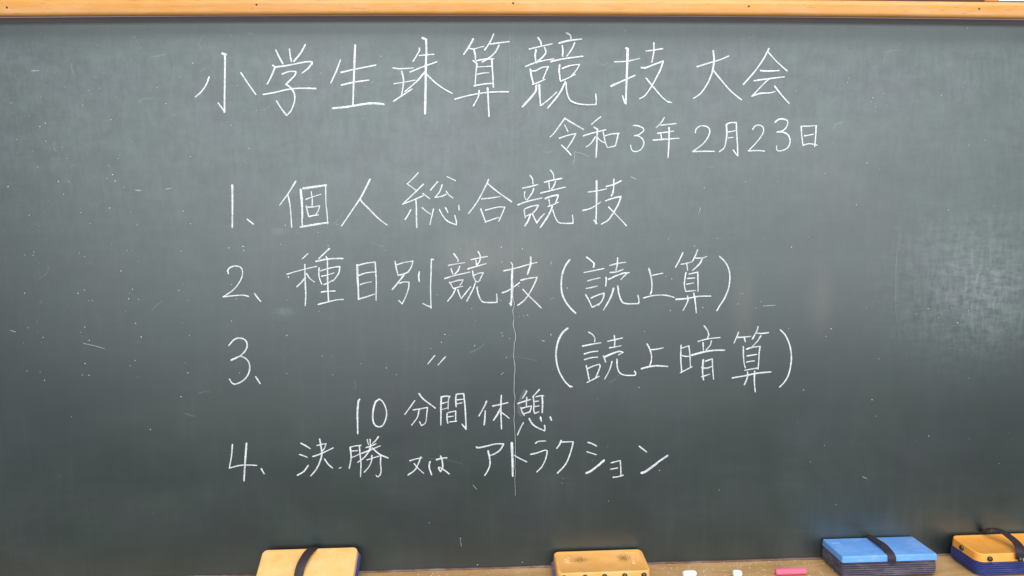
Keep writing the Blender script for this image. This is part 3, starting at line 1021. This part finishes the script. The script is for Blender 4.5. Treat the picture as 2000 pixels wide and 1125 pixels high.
M_blue = mat_plastic('light_blue_plastic', (0.12, 0.33, 0.80), (0.15, 0.38, 0.86), 0.34, (), 0.14)
M_emo = mat_plain('raised_orange_print', (0.92, 0.60, 0.28), 0.4, 0.5, 0.1)
M_emo1 = mat_plain('raised_pale_print', (0.86, 0.56, 0.26), 0.4, 0.5, 0.1)
M_emb = mat_plain('raised_blue_print', (0.40, 0.52, 0.85), 0.4, 0.5, 0.1)
F_navy = mat_felt('navy_felt', (0.030, 0.036, 0.16), (0.06, 0.07, 0.28), (0.10, 0.115, 0.34), 0.45)
F_grey = mat_felt('dusty_purple_corduroy', (0.055, 0.042, 0.065), (0.11, 0.088, 0.12), (0.34, 0.30, 0.36), 0.45, (0.027, 7))
F_navy2 = mat_felt('ribbed_navy_felt', (0.026, 0.032, 0.14), (0.05, 0.06, 0.25), (0.13, 0.15, 0.42), 0.35, (0.0245, 6))
F_lil = mat_felt('lilac_felt', (0.10, 0.08, 0.17), (0.20, 0.15, 0.30), (0.36, 0.30, 0.45), 0.5)

# -- pale orange eraser leaning back against the board
th = math.radians(31); hh = 0.023; Y0 = -0.014
xa, za = on_y(513, 1069.5, Y0); xb, zb = on_y(700, 1069.5, Y0); W = xb-xa; D = 0.067
E1 = empty('board_eraser', ((xa+xb)/2, Y0+hh*math.sin(th), (za+zb)/2-hh*math.cos(th)), (th, 0, math.radians(0.4)),
           label='pale orange board eraser with a dark strap, tilted up against the board at the left', cat='board eraser', group='board erasers on the chalk tray')
E1.rotation_euler.y = 0.0
pad(E1, W-0.006, D-0.004, 0.013, F_navy, 0.012, 0.0, 6, 0.0055)
cap(E1, W, D, 0.010, hh, M_or1, 0.0085, 0.0030)
def loc1(px, py, lift):
    """photo point -> local point at height `lift` above this cap's top"""
    R = E1.rotation_euler.to_matrix(); nrm = R @ Vector((0, 0, 1)); o = Vector(E1.location) + nrm*(hh+lift)
    d = _fwd + _rt*((px-1000)/FPX) - _up*((py-562.5)/FPX); t = (o-CAM).dot(nrm)/d.dot(nrm); P = CAM+d*t
    l = R.transposed() @ (P-Vector(E1.location)); return (l.x, l.y, hh+lift)
ap = [loc1(*a) for a in ((609, 1073, 0.003), (601, 1081, 0.0055), (594, 1092, 0.007), (588.5, 1103, 0.0068), (585, 1114, 0.0050), (583.5, 1122, 0.0030))]
strap(E1, [(ap[0][0]+0.003, 0.0012, 0.012), (ap[0][0]+0.0027, 0.0012, hh-0.002)] + ap + [(ap[-1][0], -D-0.0012, hh-0.003), (ap[-1][0], -D-0.0010, 0.012)], 0.0150, M_strap, 0.0014, 0.0140)
emboss(E1, 'raised_mark', [on_cap(E1, hh, q_) for q_ in ([(654, 1082), (656, 1079), (672.8, 1079.3)], [(654, 1081), (650, 1096), (644.5, 1118)], [(664, 1083), (660, 1096), (654, 1111)], [(661, 1088), (656, 1105)], [(623, 1092), (629, 1091)], [(618, 1103), (625, 1101.5)])], hh, M_emo1, 0.0011)

# -- middle orange eraser with a row of knobs along its front
hm = 0.0225; thm = math.radians(4); DM = 0.068
xa, za = on_y(1083, 1076, -0.004); xb, zb = on_y(1255, 1076, -0.004)
WM = 0.1515
x_c = (on_y(1084, 1110, -0.062)[0] + on_y(1271.5, 1105, -0.062)[0])/2
E2 = empty('board_eraser', (x_c, -0.003, za-hm*math.cos(thm)+0.0002), (thm, 0, math.radians(0.5)),
           label='orange board eraser with a smudged top and a row of dark knobs along its front', cat='board eraser', group='board erasers on the chalk tray')
pad(E2, WM-0.001, DM-0.003, 0.009, F_lil, 0.012, 0.0, 4, -0.003)
cap(E2, WM, DM, 0.0055, hm, M_or2, 0.0095, 0.0026, True)
for px, py in ((1100.8, 1122.6), (1142, 1122.3), (1180.3, 1122), (1219.6, 1120.4), (1257.4, 1119)):
    x, z = on_y(px, py, -0.003-DM-0.001); knob(E2, (x-x_c, -DM-0.0004, hm-0.0065))
emboss(E2, 'raised_mark', [on_cap(E2, hm, q_) for q_ in ([(1229.0, 1096.8), (1220.6, 1078.4), (1239.3, 1078.8), (1247.6, 1099.8)], [(1226.5, 1081), (1228, 1087)], [(1229, 1081.3), (1233.5, 1089)], [(1231.5, 1081.5), (1236, 1088.5)], [(1232.5, 1089.3), (1240, 1094.5)], [(1233.2, 1092), (1236, 1095.3)], [(1234, 1096.2), (1241, 1097.5)], [(1235.5, 1099.3), (1240.5, 1099)])], hm-0.0008, M_emo, 0.0010)
emboss(E2, 'raised_letter', [on_cap(E2, hm, [(1112, 1088.7), (1102.2, 1091.8), (1111.6, 1093.3), (1102.9, 1096.4), (1113.3, 1098)])], hm-0.0008, M_emo, 0.0011)

# -- light blue eraser
hb = 0.0365; DB = 0.0665
xl = on_y(1605.5, 1060, -0.004)[0]; xr = on_y(1826.5, 1082, -0.062)[0]; WB = xr-xl; xc = (xl+xr)/2
E3 = empty('board_eraser', (xc, -0.003, 0.0008), (math.radians(-0.6), 0, math.radians(0.2)), label='light blue board eraser with a dusty dark purple corduroy pad', cat='board eraser', group='board erasers on the chalk tray')
pad(E3, WB-0.001, DB-0.001, 0.027, F_grey, 0.006, 0.0, 7)
cap(E3, WB, DB, 0.0258, hb, M_blue, 0.0028, 0.0022, False)
def loc3(px, py, dz=0.0): 
    x, y = on_z(px, py, hb+0.0008+dz); return (x-xc, y+0.003)
b1, b2, b3 = loc3(1697, 1049.5), loc3(1719, 1066), loc3(1736.5, 1082)
strap(E3, [(b1[0], 0.0010, 0.030), (b1[0], 0.0010, hb-0.001), (b1[0]+0.0005, -0.003, hb+0.002), (b2[0]-0.001, b2[1]-0.004, hb+0.0055), ((b2[0]+b3[0])/2, -0.048, hb+0.0045), (b3[0]+0.0003, -DB+0.004, hb+0.0014), (b3[0]+0.0004, -DB-0.0012, hb-0.003), (b3[0]+0.0004, -DB-0.0016, 0.030), (b3[0]+0.0004, -DB-0.0012, 0.0248)], 0.0125, M_strap, 0.0014, 0.0132)
emboss(E3, 'raised_mark', [on_cap(E3, hb, q_) for q_ in ([(1625, 1061.5), (1639, 1060.4), (1651.5, 1071)], [(1631.5, 1064.4), (1638.5, 1068.4)], [(1636.3, 1063.3), (1645.1, 1069.5)])], hb, M_emb, 0.0008)

# -- orange eraser at the right edge of the photo
ho = 0.0372; DO = 0.0690
xl = on_y(1857, 1052, -0.010)[0]; WO = 0.157; xo = xl+WO/2
E4 = empty('board_eraser', (xo, -0.004, 0.0008), (math.radians(0.5), 0, math.radians(0.6)), label='bright orange board eraser with navy pad and arched dark strap, rightmost on the tray', cat='board eraser', group='board erasers on the chalk tray')
pad(E4, WO+0.0005, DO+0.0005, 0.0245, F_navy2, 0.013, 0.0, 6)
cap(E4, WO, DO, 0.0232, ho, M_or3, 0.0130, 0.0016, True)
cp = []
for px, py, yy in ((1924, 1037.5, -0.007), (1930, 1033, -0.012), (1940, 1031.5, -0.020), (1957, 1038, -0.033), (1973, 1049, -0.047), (1985, 1060, -0.060), (1990.5, 1069, -0.0715), (1991.5, 1076, -0.0760), (1991.5, 1086, -0.0765), (1991.5, 1090, -0.0760)):
    x, z = on_y(px, py, yy); cp.append((x-xo, yy+0.004, z-0.0008))
c3 = cp[-3][0]
strap(E4, [(cp[0][0]-0.002, 0.001, cp[0][2]-0.004)] + cp, 0.0110, M_strap, 0.0014, 0.0150)
knob(E4, (c3-0.0008, cp[-2][1]-0.0016, ho-0.0078)); 
kx = on_y(1933.4, 1083, -0.075)[0]-xo; knob(E4, (kx, -DO-0.0012, ho-0.0075)); 
kk = knob(E4, (-WO/2-0.0008, -0.032, ho-0.0068)); kk.rotation_euler = (0, 0, math.pi/2)

# ------------------------------------------------------------------ powder and crumbs on the tray
V = []; F = []
for i in range(420):
    x = rnd.uniform(-0.45, 0.9) if rnd.random() < 0.5 else rnd.gauss(0.40, 0.12); y = -0.004-abs(rnd.gauss(0, 0.035))
    if y < -0.083: continue
    r_ = rnd.choice((0.0003, 0.0004, 0.0006, 0.0009)); q = len(V); z = 0.0002
    V += [(x-r_, y, z), (x+r_*0.6, y-r_, z), (x+r_, y+r_*0.7, z), (x-r_*0.2, y+r_, z), (x, y, z+r_*0.9)]
    F += [(q, q+1, q+4), (q+1, q+2, q+4), (q+2, q+3, q+4), (q+3, q, q+4), (q, q+3, q+2, q+1)]
mesh_obj('chalk_crumbs', V, F, mat_plain('crumb_white', (0.78, 0.76, 0.76), 0.9, 0.1, 0.05), tray, None, kind='stuff')

# ------------------------------------------------------------------ chalk pieces
def chalk(px0, px1, py, r, m, rotz, label, tip=0.0):
    x0, y0 = on_z(px0, py, r); x1, _ = on_z(px1, py, r); L = x1-x0
    v = []; f = []; n = 24; prof = [(-L/2, 0.0), (-L/2, r*0.45), (-L/2+r*0.12, r*0.80), (-L/2+r*0.45, r*0.97), (-L/2+r*0.9, r), (0, r*0.99), (L/2-r*0.7, r*(1-tip*0.3)), (L/2-r*0.25, r*(0.93-tip*0.45)), (L/2, r*(0.6-tip*0.4)), (L/2, 0.0)]
    for (x, rr) in prof:
        for j in range(n):
            a = 2*math.pi*j/n; k_ = 1+rnd.uniform(-0.03, 0.03); v.append((x+rnd.uniform(-1, 1)*r*0.03, rr*k_*math.cos(a), rr*k_*math.sin(a)))
    for i in range(len(prof)-1):
        for j in range(n):
            a = i*n+j; b = i*n+(j+1) % n; f.append((a, b, b+n, a+n))
    o = mesh_obj('chalk_stick', v, f, m, None, 50, label=label, cat='chalk'); o.location = ((x0+x1)/2, y0, r+0.0002); o.rotation_euler = (0, 0, rotz); return o
M_cw = mat_plain('white_chalk_stick', (0.86, 0.86, 0.87), 0.9, 0.1, 0.03, 200)
M_cp = mat_plain('pink_chalk_stick', (0.82, 0.16, 0.27), 0.85, 0.15, 0.10, 200)
chalk(1333, 1361, 1121.5, 0.0058, M_cw, 0.12, 'white chalk stub on the tray, beside the stained orange eraser', 0.5)
chalk(1431, 1449, 1120.5, 0.0056, M_cw, -0.10, 'very short white chalk stub on the tray, between the longer stub and the pink chalk', 0.2)
chalk(1514, 1576, 1117.0, 0.0052, M_cp, 0.0, 'pink chalk stick lying on the tray left of the blue eraser', 0.1)
